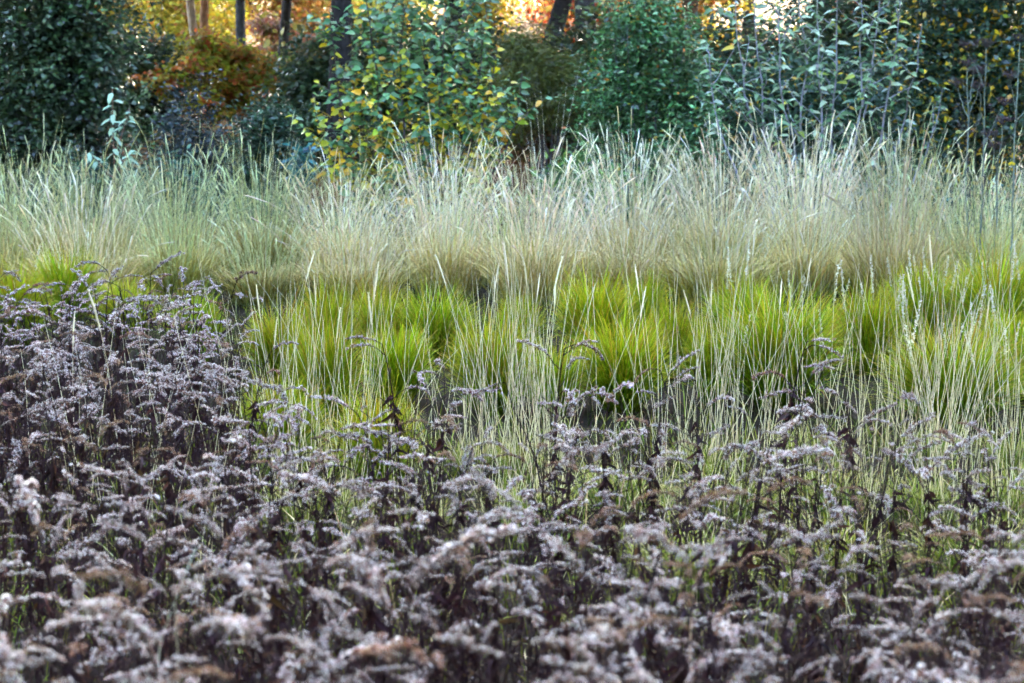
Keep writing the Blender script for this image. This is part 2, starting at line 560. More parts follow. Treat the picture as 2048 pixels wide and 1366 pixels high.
# ------------------------------------------------------------------ sunlit saplings and maples on the bank beyond
BANK = [
    (60, 43, 2.6, 'y', 'yellow sapling glowing behind the evergreen mass'),
    (235, 41, 2.2, 'o', 'amber sapling seen through gaps in the evergreen mass'),
    (345, 40, 2.4, 'y', 'bright yellow sapling lit by the sun beside the pale trunk'),
    (470, 47, 2.8, 'y', 'golden sapling deep in the wood behind the grey trunk'),
    (600, 41, 2.0, 'o', 'orange sapling glowing beside the blue-grey trunk'),
    (770, 43, 2.6, 'y', 'golden sapling behind the crown of the yellowing shrub'),
    (960, 46, 2.8, 'y', 'pale gold sapling shining past the yellowing shrub'),
    (1130, 50, 2.2, 'r', 'red-leaved sapling on the sunlit bank between black trunks'),
    (1215, 44, 2.0, 'r', 'crimson sapling over the berry shrub'),
    (1345, 42, 2.3, 'o', 'orange sapling glowing beside the brown trunk'),
    (1450, 44, 2.6, 'y', 'golden sapling behind the silver-leaved shrub'),
    (1720, 43, 2.6, 'r', 'reddish sapling behind the top of the silver-leaved shrub'),
    (1960, 44, 2.6, 'o', 'orange sapling behind the yellow-leaved shrub'),
]
BPAL = {'y': [(4, (.42, .32, .03)), (2, (.30, .30, .03)), (1, (.40, .20, .03))],
        'o': [(3, (.40, .18, .03)), (2, (.36, .26, .03)), (1, (.34, .10, .02))],
        'r': [(3, (.36, .05, .03)), (2, (.40, .12, .03)), (1, (.45, .30, .06))]}
for i, (px, d, h, c, lab) in enumerate(BANK):
    x = gx(px, d, 2.5); z0 = float(gz(x, d)) - .04
    T = thing('bank_sapling', lab, 'tree', (x, d, z0), 0, 1, 'sunlit saplings on the bank')
    g = Geo()
    ell = [(rng.normal(0, .35), rng.normal(0, .4), h * rng.uniform(.1, .85), rng.uniform(.5, .95), rng.uniform(.5, .9), rng.uniform(.3, .55)) for _ in range(9)]
    cloud(g, ell, 620, 9, .11, BPAL[c], small_leaf(.75), shell=.5, spread=.14, flat=.3)
    obj('crown', g.build('crown', M_THIN, False), T)
    limbs = [(wander((0, 0, h * rng.uniform(.2, .6)), (e[0], e[1], e[2]), 6, .04), .025, .008) for e in ell]
    obj('trunk', trunk_mesh('trunk', wander((0, 0, 0), (rng.normal(0, .2), 0, h * 1.2), 9, .05), .055, .015, (.26, .18, .12) if i % 2 else (.05, .035, .03), limbs, 8), T)

# maples in the wood's shade: layered orange, red and olive foliage
MAPLE = [
    (405, 30.5, 140, .8, [(2, (.30, .08, .02)), (4, (.22, .23, .02)), (3, (.32, .20, .02))], 'orange-red maple screen in front of the slim pale trunk'),
    (500, 30.8, 165, .8, [(4, (.15, .18, .02)), (3, (.30, .13, .02)), (1, (.28, .06, .02))], 'green and amber maple screen over the round green bush'),
    (372, 36.5, 150, 1.0, [(3, (.34, .09, .03)), (2, (.30, .16, .03)), (3, (.20, .22, .03))], 'orange and olive maple in front of the pale trunk'),
    (452, 37.0, 150, .75, [(4, (.17, .23, .025)), (2, (.26, .24, .03)), (1, (.34, .12, .03))], 'olive-yellow maple under the grey trunk'),
    (545, 36.0, 165, .85, [(4, (.36, .12, .03)), (2, (.30, .07, .03)), (1, (.36, .24, .04))], 'rust-orange maple behind the round green bush'),
    (590, 36.5, 90, .8, [(3, (.22, .08, .04)), (2, (.18, .13, .03))], 'dark red maple beneath the thin dark trunk'),
]
for (px, d, py, rad, pal, lab) in MAPLE:
    c = at(px, py, d); z0 = float(gz(c[0], d)) - .04
    T = thing('maple', lab, 'tree', (c[0], d, z0), 0, 1, 'maples in the shade')
    g = Geo(); hz = c[2] - z0
    ell = [(rng.normal(0, rad * .45), rng.normal(0, .4), hz + rng.normal(0, .3), rad * rng.uniform(.4, .65), .5, .14) for _ in range(11)]
    cloud(g, ell, 620, 10, .085, pal, small_leaf(.8), shell=.6, spread=.07, flat=.7, droop=.35)
    obj('crown', g.build('crown', M_THIN, False), T)
    limbs = [(wander((0, 0, hz * .35), (e[0], e[1], e[2]), 7, .03), .018, .005) for e in ell]
    obj('trunk', trunk_mesh('trunk', wander((0, 0, 0), (0, 0, hz * .9), 7, .03), .045, .02, (.06, .045, .04), limbs, 8), T)

# ------------------------------------------------------------------ dark evergreens and bushes at the edge of the wood
def bush(name, label, cat, px, d, ell, n, per, size, pal, tmpl, mat, n_twigs=14, twig=(.05, .045, .045), spread=.10, extra=None, flat=.4, droop=.2, group=None):
    x = gx(px, d, 1.2); z0 = float(gz(x, d)) - .02
    T = thing(name, label, cat, (x, d, z0), 0, 1, group)
    g = Geo()
    cloud(g, ell, n, per, size, pal, tmpl, shell=.42, spread=spread, flat=flat, droop=droop, top_pal=extra)
    stuff(obj('foliage', g.build('foliage', mat), T))
    g = Geo()
    for q in range(n_twigs):
        e = ell[q % len(ell)]
        u = unit(1)[0]
        tip = np.array(e[:3]) + u * np.array(e[3:]) * .85
        P = wander((rng.normal(0, .06), rng.normal(0, .06), 0), tip, 9, .025)
        tubes(g, P[None], np.linspace(.016, .003, 9)[None], np.array(twig), 5)
    obj('branches', g.build('branches', M_TWIG), T)
    return T


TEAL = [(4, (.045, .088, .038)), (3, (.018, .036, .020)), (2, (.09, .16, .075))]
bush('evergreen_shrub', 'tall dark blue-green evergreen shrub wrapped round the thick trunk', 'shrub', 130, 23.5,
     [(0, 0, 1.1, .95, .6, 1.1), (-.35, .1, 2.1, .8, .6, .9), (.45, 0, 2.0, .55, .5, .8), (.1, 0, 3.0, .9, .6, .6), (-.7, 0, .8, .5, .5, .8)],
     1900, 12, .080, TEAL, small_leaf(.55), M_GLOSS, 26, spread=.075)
bush('evergreen_shrub', 'second evergreen with olive leaves filling the corner beside the thick trunk', 'shrub', -20, 24.5,
     [(0, 0, 1.0, .7, .5, 1.0), (0, 0, 2.3, .7, .5, 1.0)],
     1300, 12, .085, [(3, (.05, .075, .02)), (2, (.03, .05, .03)), (1, (.14, .13, .02))], small_leaf(.5), M_GLOSS, 12, spread=.09)
bush('round_bush', 'small round dark bush in front of the orange maple', 'bush', 378, 22.0,
     [(0, 0, .85, .36, .34, .70), (.2, -.05, .45, .34, .3, .45)], 700, 12, .055, [(3, (.016, .030, .034)), (2, (.03, .055, .055))], small_leaf(.45), M_GLOSS, 10, spread=.055)
bush('round_bush', 'round mid-green bush between the dark bush and the yellowing shrub', 'bush', 530, 22.5,
     [(0, 0, .80, .44, .4, .62), (.1, 0, 1.15, .28, .25, .3)], 800, 12, .062, [(3, (.035, .085, .045)), (2, (.02, .05, .03)), (1, (.06, .12, .07))], small_leaf(.4), M_GLOSS, 10, spread=.06)
bush('teal_seedling', 'low teal-leaved seedling beside the foot of the yellowing shrub', 'plant', 606, 19.6,
     [(0, 0, .85, .12, .12, .18)], 50, 6, .09, [(1, (.05, .19, .19))], small_leaf(.5), M_GLOSS, 5, spread=.04)
bush('berry_shrub', 'dense small-leaved green shrub dotted with red berries', 'shrub', 1290, 21.0,
     [(0, 0, .9, .70, .5, .8), (-.28, 0, 1.55, .38, .4, .62), (.28, 0, 1.65, .42, .4, .65), (0, 0, 2.2, .5, .4, .5), (.5, 0, 1.0, .4, .4, .8)],
     2100, 12, .066, [(4, (.06, .15, .05)), (3, (.035, .08, .03)), (2, (.14, .28, .12))], small_leaf(.42), M_GLOSS, 26, (.10, .10, .12), spread=.07,
     extra=(.02, [(1, (.55, .40, .04)), (1, (.5, .16, .03))]))
bush('conifer', 'feathery olive-green conifer under the leaning black trunk', 'conifer', 1090, 26.0,
     [(0, 0, 1.55, .62, .5, .35), (.3, 0, 1.25, .55, .5, .3), (-.3, 0, 1.2, .5, .5, .4), (-.25, 0, 1.9, .3, .3, .3)],
     1500, 14, .11, [(3, (.075, .085, .015)), (2, (.05, .06, .012)), (1, (.11, .11, .02))], small_leaf(.13), M_LEAF, 14, spread=.07, flat=.2, droop=.55)
bush('yellow_shrub', 'dark green shrub full of amber-yellow leaves behind the dried umbels', 'shrub', 1930, 23.0,
     [(0, 0, .9, .85, .5, .85), (-.4, 0, 1.7, .6, .5, .7), (.4, 0, 1.8, .7, .5, .8), (0, 0, 2.6, .9, .5, .5)],
     2000, 10, .088, [(5, (.03, .065, .035)), (3, (.018, .04, .022)), (2, (.05, .10, .06))], small_leaf(.5), M_GLOSS, 24, spread=.09,
     extra=(.15, [(4, (.55, .38, .02)), (2, (.45, .26, .02)), (1, (.40, .42, .05))]))
bush('green_bush', 'low bright green bush in the gap beside the berry shrub', 'bush', 1150, 19.0,
     [(0, 0, .55, .35, .3, .4), (.3, 0, .45, .3, .3, .3)], 420, 9, .075, [(3, (.07, .17, .04)), (2, (.12, .26, .05)), (1, (.05, .12, .09))], small_leaf(.5), M_LEAF, 8, spread=.07)
bush('green_bush', 'dim ferny bush at the foot of the evergreen mass', 'bush', 300, 20.5,
     [(0, 0, .5, .5, .3, .35), (-.7, 0, .5, .5, .3, .35)], 520, 9, .085, [(3, (.04, .09, .06)), (2, (.03, .06, .04)), (1, (.09, .20, .15))], small_leaf(.4), M_LEAF, 8, spread=.08)
bush('green_bush', 'shadowy bush filling the gap under the silver-leaved shrub', 'bush', 1610, 22.2,
     [(-.6, 0, .7, .7, .4, .6), (.5, 0, .8, .8, .4, .7), (0, 0, 1.5, 1.0, .4, .5)], 1300, 10, .085, [(3, (.025, .06, .035)), (2, (.04, .09, .05))], small_leaf(.45), M_LEAF, 14, spread=.10,
     extra=(.05, [(1, (.5, .32, .03))]))

# shaded understorey between the trunks
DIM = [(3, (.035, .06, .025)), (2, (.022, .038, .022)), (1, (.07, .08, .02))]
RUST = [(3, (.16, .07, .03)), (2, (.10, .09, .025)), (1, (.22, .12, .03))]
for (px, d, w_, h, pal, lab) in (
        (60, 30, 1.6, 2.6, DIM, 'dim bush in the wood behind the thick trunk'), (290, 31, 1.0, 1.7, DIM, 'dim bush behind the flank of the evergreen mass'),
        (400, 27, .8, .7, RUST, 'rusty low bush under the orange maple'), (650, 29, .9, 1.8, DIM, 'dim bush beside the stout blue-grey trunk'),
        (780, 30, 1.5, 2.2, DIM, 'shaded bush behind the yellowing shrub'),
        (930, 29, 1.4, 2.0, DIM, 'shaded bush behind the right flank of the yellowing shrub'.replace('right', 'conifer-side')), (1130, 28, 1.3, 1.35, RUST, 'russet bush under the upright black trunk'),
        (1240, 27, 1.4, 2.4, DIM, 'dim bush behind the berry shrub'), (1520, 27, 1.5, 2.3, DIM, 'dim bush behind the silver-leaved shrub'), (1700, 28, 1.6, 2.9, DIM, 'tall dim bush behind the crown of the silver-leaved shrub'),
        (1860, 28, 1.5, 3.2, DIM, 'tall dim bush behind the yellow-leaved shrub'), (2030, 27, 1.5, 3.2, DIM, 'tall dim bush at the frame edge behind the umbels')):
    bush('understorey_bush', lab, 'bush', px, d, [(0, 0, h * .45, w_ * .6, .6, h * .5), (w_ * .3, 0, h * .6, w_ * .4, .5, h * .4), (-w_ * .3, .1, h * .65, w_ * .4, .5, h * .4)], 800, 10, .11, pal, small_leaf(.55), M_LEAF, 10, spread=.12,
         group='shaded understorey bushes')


def undergrowth():
    g = Geo()
    n = 70
    ell = []
    for _ in range(n):
        d = rng.uniform(17.6, 21.5); x = rng.uniform(-.29, .29) * d
        ell.append((x, d, float(gz(x, d)) + .25, .35, .3, rng.uniform(.2, .42)))
    cloud(g, ell, 2000, 8, .085, [(3, (.04, .09, .04)), (2, (.025, .055, .03)), (1, (.08, .15, .05)), (1, (.05, .12, .10))], small_leaf(.35), shell=.5, spread=.08, flat=.3)
    tag(obj('undergrowth', g.build('undergrowth', M_LEAF)), 'low dim green undergrowth along the edge of the wood', 'undergrowth', kind='stuff')


undergrowth()


# ------------------------------------------------------------------ hero shrubs whose leaves can be picked apart
def hero_shrub(name, label, px, d, stems, tmpl, size, colour_of, mat, stem_col, step, n_parts, droop, crook, twig_len, leaf_up=.3):
    """stems: [(dx_base, dx_top, dy_top, height, twigs)]; every main stem is a part, the leaves that show largest are parts, the rest one mass."""
    x0 = gx(px, d, 1.2); z0 = float(gz(x0, d)) - .02
    T = thing(name, label, 'shrub', (x0, d, z0))
    LP, LX = [], []
    for (bx, tx, ty, h, nt_) in stems:
        g = Geo()
        n = 12
        P = wander((bx, rng.normal(0, .06), 0), (tx, ty, h), n, crook)
        # outward curve: most of the spread happens low
        tt = np.linspace(0, 1, n)
        P[:, 0] = P[:, 0] + (tx - bx) * .25 * np.sin(np.pi * tt)
        tubes(g, P[None], np.linspace(.016, .004, n)[None], np.array(stem_col), 6, .08)
        segs = [(P, .55)]
        for q in range(int(nt_ * 1.6)):
            f = rng.uniform(.22, .97); k = f * (n - 1); i = int(k)
            b0 = P[i] + (P[min(i + 1, n - 1)] - P[i]) * (k - i)
            a = rng.random() * 6.28
            L = twig_len * rng.uniform(.6, 1.25) * (1.15 - .5 * f)
            tip = b0 + np.array([math.cos(a) * L * .75, math.sin(a) * L * .6, L * rng.uniform(.25, 1.0)])
            Q = wander(b0, tip, 7, crook * .5)
            tubes(g, Q[None], np.linspace(.006, .002, 7)[None], np.array(stem_col) * 1.1, 4)
            segs.append((Q, .12))
        obj('stem', g.build('stem', M_TWIG), T)
        for (Q, f0) in segs:
            ds = np.linalg.norm(np.diff(Q, axis=0), axis=1); s = np.concatenate([[0], np.cumsum(ds)])
            m = max(2, int(s[-1] * (1 - f0) / step))
            at_s = s[-1] * (f0 + (1 - f0) * (np.arange(m) + rng.random(m) * .5) / m)
            at_s[-1] = s[-1]
            pp = np.stack([np.interp(at_s, s, Q[:, k]) for k in range(3)], 1)
            td = np.stack([np.interp(np.minimum(at_s + .02, s[-1]), s, Q[:, k]) - np.interp(at_s - .02, s, Q[:, k]) for k in range(3)], 1)
            td /= np.linalg.norm(td, axis=1, keepdims=True) + 1e-9
            ph = np.arange(m) * 2.4 + rng.random() * 6 + rng.normal(0, .3, m)
            out = np.stack([np.cos(ph), np.sin(ph), np.zeros(m)], 1)
            LP.append(pp); LX.append(out + td * .45 - np.array([0, 0, droop]) * rng.uniform(.3, 1.5, (m, 1)))
    LP, LX = np.concatenate(LP), np.concatenate(LX)
    N = len(LP)
    up = np.array([0, 0, 1.0]) * leaf_up * 2 + unit(N) * .55 + np.array([0, -.35, 0])
    S = size * rng.uniform(.45, 1.25, N)
    C = colour_of(LP)
    # the leaves that show largest: in frame and nearest to the camera
    zt = 1.70 + 150 / F_PX * d + .1
    order = np.argsort(LP[:, 1] - S * 3 + np.where((LP[:, 2] + z0 > zt) | (LP[:, 2] < .75), 10, 0))
    near, far = order[:n_parts], order[n_parts:]
    g = Geo()
    leaves(g, tmpl, LP[far], LX[far], up[far], S[far], C[far])
    stuff(obj('foliage', g.build('foliage', mat), T))
    # leaf parts share a few meshes by colour
    pal = C[near][rng.choice(len(near), 12, replace=False)]
    meshes = []
    for c in pal:
        gg = Geo(); V, F3, F4 = tmpl
        Vj = V * (1 + .06 * rng.normal(size=V.shape))
        gg.add2(Vj, F3, F4, np.repeat(c[None], len(V), 0) * (1 + .12 * rng.normal(size=(len(V), 1))))
        meshes.append(gg.build('leaf', mat))
    X, Y, Z = frames(LX[near], up[near])
    kk = np.argmin(((C[near][:, None] - pal[None]) ** 2).sum(2), 1)
    for i, j in enumerate(near):
        o = bpy.data.objects.new('leaf', meshes[kk[i]])
        COL.objects.link(o); o.parent = T
        s = S[j]
        o.matrix_basis = Matrix(((X[i, 0] * s, Y[i, 0] * s, Z[i, 0] * s, LP[j, 0]), (X[i, 1] * s, Y[i, 1] * s, Z[i, 1] * s, LP[j, 1]),
                                 (X[i, 2] * s, Y[i, 2] * s, Z[i, 2] * s, LP[j, 2]), (0, 0, 0, 1)))
    return T


def col_yellowing(P):
    n = len(P)
    f = np.clip(.66 - .40 * (P[:, 2] - .75), .06, .58)
    yel = rng.random(n) < f
    C = pick(n, [(4, (.10, .24, .10)), (3, (.055, .15, .06)), (2, (.17, .34, .15))], .2)
    C[yel] = pick(int(yel.sum()), [(3, (.62, .52, .025)), (3, (.46, .46, .03)), (2, (.64, .40, .02)), (2, (.28, .36, .03))], .18)
    return C


hero_shrub('yellowing_shrub', 'broad shrub with teal upper leaves and yellowing lower leaves behind the tall grass', 835, 18.8,
           [(-.1, -.98, 0, 1.55, 8), (-.1, -.80, -.1, 2.35, 9), (-.05, -.62, .15, 2.0, 11), (0, -.45, -.2, 2.7, 11), (0, -.25, .1, 2.4, 12), (0, -.1, -.25, 2.75, 12), (0, .1, .1, 2.8, 12),
            (.02, .28, -.2, 2.7, 12), (.05, .45, .15, 2.55, 12), (.06, .62, -.1, 2.5, 11), (.08, .75, .1, 2.0, 10), (.1, .98, -.1, 1.75, 8), (0, -.5, -.3, 1.5, 9), (0, .2, -.35, 1.7, 11), (0, .5, -.35, 1.5, 9), (0, -.7, -.3, 1.2, 10), (0, -.25, -.45, 1.25, 11), (0, .75, -.3, 1.3, 10), (0, .05, -.45, 1.4, 11)],
           leaf_shape(.58, .18, .14), .096, col_yellowing, M_GLOSS, (.06, .05, .055), .026, 300, .55, .018, .50)


def col_silver(P):
    return pick(len(P), [(4, (.17, .29, .16)), (4, (.07, .15, .06)), (2.5, (.38, .50, .38)), (.5, (.30, .36, .06)), (.25, (.6, .42, .04))], .18)


hero_shrub('silver_shrub', 'open shrub with silvery drooping leaves and bare blue-grey crooked stems', 1640, 18.2,
           [(-.35, -1.02, 0, 1.95, 5), (-.25, -.80, -.1, 2.45, 7), (-.2, -.62, .1, 2.6, 8), (-.1, -.42, -.2, 2.65, 8), (-.05, -.22, .1, 2.75, 9), (0, -.05, -.1, 2.75, 8), (.05, .15, .1, 2.7, 8), (.1, .35, -.1, 2.75, 9),
            (.12, .5, .1, 2.7, 8), (.15, .68, -.1, 2.55, 7), (.2, .9, 0, 2.15, 4), (.22, 1.08, -.1, 1.6, 3)],
           leaf_shape(.42, .40, .22), .108, col_silver, M_LEAF, (.22, .22, .27), .042, 300, .35, .024, .46, .5)


# young plant with large pale leaves in front of the evergreen
def pale_sapling():
    d = 18.3; x = gx(228, d, 1.0)
    T = thing('pale_sapling', 'slender young plant with large pale grey-green leaves before the evergreen mass', 'plant', (x, d, 0))
    g = Geo()
    P = wander((0, 0, 0), (0, 0, 1.58), 10, .008)
    tubes(g, P[None], np.linspace(.010, .004, 10)[None], np.array((.16, .07, .06)), 5)
    br = [wander((0, 0, .75), (-.22, -.05, 1.0), 5, .008), wander((0, 0, .80), (.2, -.05, 1.02), 5, .008), wander((0, 0, 1.0), (.16, 0, 1.36), 5, .008)]
    for b in br: tubes(g, b[None], np.linspace(.006, .003, 5)[None], np.array((.16, .07, .06)), 4)
    obj('stem', g.build('stem', M_TWIG), T)
    tm = leaf_shape(.42, .35, .12, .5)
    gg = Geo(); gg.add2(tm[0], tm[1], tm[2], np.array((.30, .46, .34))); lm = gg.build('leaf', M_LEAF)
    spots = [((0, 0, z), k) for k, z in enumerate(np.linspace(.95, 1.58, 17))]
    for b, m in zip(br, (7, 8, 6)):
        for k in range(m): spots.append((tuple(b[-1] - (b[-1] - b[0]) * .45 * (k / m)), k + 2))
    for (p, k) in spots:
        a = k * 2.4 + rng.normal(0, .3); s = rng.uniform(.09, .135)
        Xv = np.array([[math.cos(a), math.sin(a), rng.uniform(-.9, .35)]])
        X, Y, Z = frames(Xv, np.array([[0, -.3, 1.0]]))
        o = obj('leaf', lm, T)
        o.matrix_basis = Matrix(((X[0, 0] * s, Y[0, 0] * s, Z[0, 0] * s, p[0]), (X[0, 1] * s, Y[0, 1] * s, Z[0, 1] * s, p[1]), (X[0, 2] * s, Y[0, 2] * s, Z[0, 2] * s, p[2]), (0, 0, 0, 1)))


pale_sapling()

# ================================================================== GRASSES
TS = np.array([0, .2, .45, .7, .88, 1.0])


def fountain(n, rad, L, lean_k, bend, wid, c0, c1, c2, jit=.2, mat=M_BLADE, name='blades', g=None, dome=.0):
    own = g is None
    g = g or Geo()
    r = rad * np.sqrt(rng.random(n)); a0 = rng.random(n) * 2 * np.pi
    base = np.stack([r * np.cos(a0), r * np.sin(a0), np.zeros(n)], 1)
    az = a0 + rng.normal(0, .75, n)
    Ln = L * np.clip(rng.normal(1, .13, n), .5, 1.3) * (1 - dome * (r / rad) ** 2)
    lean = lean_k * (r / rad) * rng.uniform(.3, 1.1, n) + np.abs(rng.normal(0, .06, n))
    bd = np.abs(rng.normal(bend, bend * .45, n))
    P = paths(base, az, Ln, lean, bd, TS, 1.6, rng.normal(0, .012, n))
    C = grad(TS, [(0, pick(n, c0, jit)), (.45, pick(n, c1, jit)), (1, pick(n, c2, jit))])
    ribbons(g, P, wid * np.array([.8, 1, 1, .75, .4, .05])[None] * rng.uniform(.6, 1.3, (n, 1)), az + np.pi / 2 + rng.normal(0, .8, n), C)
    return g.build(name, mat, False) if own else g


# bright green tussocks
GREEN = []
for v in range(8):
    warm = v % 3
    c1 = [(4, (.13, .26, .003)), (3, (.21, .33, .004)), (2, (.06, .15, .003))]
    c2 = [(3, (.46, .46, .02)), (2, (.28, .38, .008)), (1.0 + .6 * warm, (.58, .38, .06)), (.6, (.52, .22, .04))]
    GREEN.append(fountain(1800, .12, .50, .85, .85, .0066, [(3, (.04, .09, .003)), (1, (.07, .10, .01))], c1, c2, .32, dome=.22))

# tall pale grass: olive skirt and straw stalks with spikes
TALL = []
for v in range(8):
    sk = [[(3, (.30, .25, .04)), (2, (.20, .20, .025))], [(3, (.52, .40, .13)), (2, (.38, .31, .06))]][v % 2]
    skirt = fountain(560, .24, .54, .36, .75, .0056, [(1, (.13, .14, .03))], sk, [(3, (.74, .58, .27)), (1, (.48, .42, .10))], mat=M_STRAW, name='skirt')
    g = Geo()
    n = 150
    r = .24 * np.sqrt(rng.random(n)); a0 = rng.random(n) * 6.28
    base = np.stack([r * np.cos(a0), r * np.sin(a0), np.zeros(n)], 1)
    t = np.array([0, .3, .6, .78, .86, .88, .91, .95, .985, 1.0])
    az = a0 + rng.normal(0, .6, n)
    L = np.clip(rng.normal(1.0, .24, n), .45, 1.48)
    P = paths(base, az, L, r / .24 * rng.uniform(.02, .22, n) + .02, np.abs(rng.normal(.20, .42, n)), t, 2.5, rng.normal(0, .02, n))
    hasp = (rng.random(n) < .55)[:, None]
    prof = np.where(hasp, np.array([.0022, .0020, .0017, .0015, .0014, .0020, .0036, .0040, .0034, .0010])[None], np.array([.0022, .0020, .0017, .0014, .0012, .0011, .0010, .0009, .0007, .0004])[None])
    C = grad(t, [(0, pick(n, [(1, (.42, .38, .18))])), (.5, pick(n, [(3, (.94, .76, .40)), (2, (.88, .76, .48)), (1, (.50, .46, .18))])), (1, pick(n, [(3, (.96, .85, .64)), (2, (.92, .74, .46)), (1, (.60, .54, .40))]))])
    if v % 4 == 0: C = C * np.array([.62, .72, .55])
    elif v % 4 == 2: C = C * np.array([.85, .86, .80])
    tubes(g, P, prof * rng.uniform(.7, 1.2, (n, 1)), C, 3)
    TALL.append((skirt, g.build('stalks', M_STRAW)))

# straw tussocks in front: pale mat plus single stalks
STRAWT = []
for v in range(5):
    g = Geo()
    fountain(160, .17, .42, .9, 1.0, .0044, [(1, (.20, .20, .08))], [(3, (.46, .38, .17)), (2, (.16, .18, .02))], [(3, (.60, .50, .26)), (1, (.30, .28, .05))], g=g)
    fountain(280, .17, .34, .8, .9, .0048, [(1, (.05, .10, .01))], [(3, (.09, .17, .005)), (1, (.17, .22, .012))], [(2, (.32, .34, .03)), (1, (.46, .36, .10))], g=g)
    STRAWT.append(g.build('blades', M_STRAW, False))

# single stalks, each a part of its tussock
STALKS = []
for v in range(26):
    g = Geo()
    kind = v % 4            # 0 bare broken, 1 dark slender spike, 2 pale thick spike, 3 bare fine
    L = rng.uniform(.50, 1.12)
    t = np.array([0, .15, .3, .45, .6, .75, .85, .88, .91, .94, .97, 1.0])
    lean = abs(rng.normal(.12, .12)); bend = rng.normal(.04, .12) + (.35 if kind == 2 and v % 8 == 2 else 0)
    P = paths(np.zeros((1, 3)), np.array([0.0]), np.array([L]), np.array([lean]), np.array([bend]), t, 3.0, rng.normal(0, .015, 1))
    bare = np.array([.0027, .0026, .0025, .0023, .0021, .0019, .0017, .0016, .0015, .0013, .0011, .0007]) * .42
    prof = bare.copy()
    if v in (2, 13):
        prof[7:] = np.array([.0022, .0030, .0034, .0028, .0010])
    c_lo = pick(1, [(3, (.74, .66, .40)), (2, (.76, .66, .36))], .08)
    c_hi = pick(1, [(3, (.86, .80, .60)), (1, (.74, .68, .48))], .06)
    if kind == 1 and v % 3 == 0: c_hi = np.array([[.20, .16, .12]])
    C = grad(t, [(0, c_lo), (.5, pick(1, [(1, (.88, .80, .56))], .06)), (.84, pick(1, [(1, (.88, .80, .58))], .05)), (.88, c_hi), (1, c_hi)])
    tubes(g, P, prof[None], C, 5, .05)
    # joints along the straw
    for f in (.28, .55):
        q = paths(np.zeros((1, 3)), np.array([0.0]), np.array([L]), np.array([lean]), np.array([bend]), np.array([0, f, f + .006]), 3.0)[:, 1:]
        tubes(g, q, np.full((1, 2), .0019), np.array((.34, .30, .18)), 5)
    stalk = g.build('stalk', M_STRAW)
    head = None
    if v in (2, 13):
        gh = Geo()                                # bristles of the spike
        m = 70
        f = rng.uniform(.87, 1.0, m)
        c = np.stack([np.interp(f, t, P[0, :, k]) for k in range(3)], 1)
        u = unit(m) * .7 + np.array([.1, 0, .8])
        leaves(gh, small_leaf(.28), c, u, unit(m), rng.uniform(.006, .010, m), np.clip(np.repeat(c_hi, m, 0) * (1 + .2 * rng.normal(size=(m, 1))), 0, 1))
        head = gh.build('seed_spike', M_STRAW, False)
    STALKS.append((stalk, head))

FEATHER = []                                      # short upright feathery spikes
for v in range(5):
    g = Geo()
    L = rng.uniform(.50, .66)
    t = np.linspace(0, 1, 8)
    P = paths(np.zeros((1, 3)), np.array([0.0]), np.array([L]), np.array([.1]), np.array([rng.uniform(0, .3)]), t, 2.0)
    tubes(g, P, np.linspace(.002, .0008, 8)[None], np.array((.55, .55, .36)), 4)
    stem = g.build('stalk', M_STRAW)
    gh = Geo(); m = 110
    f = rng.uniform(.66, 1.0, m)
    c = np.stack([np.interp(f, t, P[0, :, k]) for k in range(3)], 1)
    leaves(gh, small_leaf(.45), c, unit(m) + np.array([0, 0, .5]), unit(m), rng.uniform(.008, .016, m), pick(m, [(3, (.78, .76, .62)), (1, (.66, .64, .40))], .08))
    FEATHER.append((stem, gh.build('seed_spike', M_STRAW, False)))


def add_stalks(T, n, rad, pool, spread=1.0):
    for q in range(n):
        st, hd = pool[int(rng.integers(len(pool)))]
        a = rng.random() * 6.28; r = rad * math.sqrt(rng.random())
        o = obj('stalk', st, T, (r * math.cos(a), r * math.sin(a), 0), (rng.normal(0, .07) * spread, rng.normal(0, .07) * spread, rng.random() * 6.28), rng.uniform(.82, 1.1))
        if hd is not None:
            obj('seed_spike', hd, o)


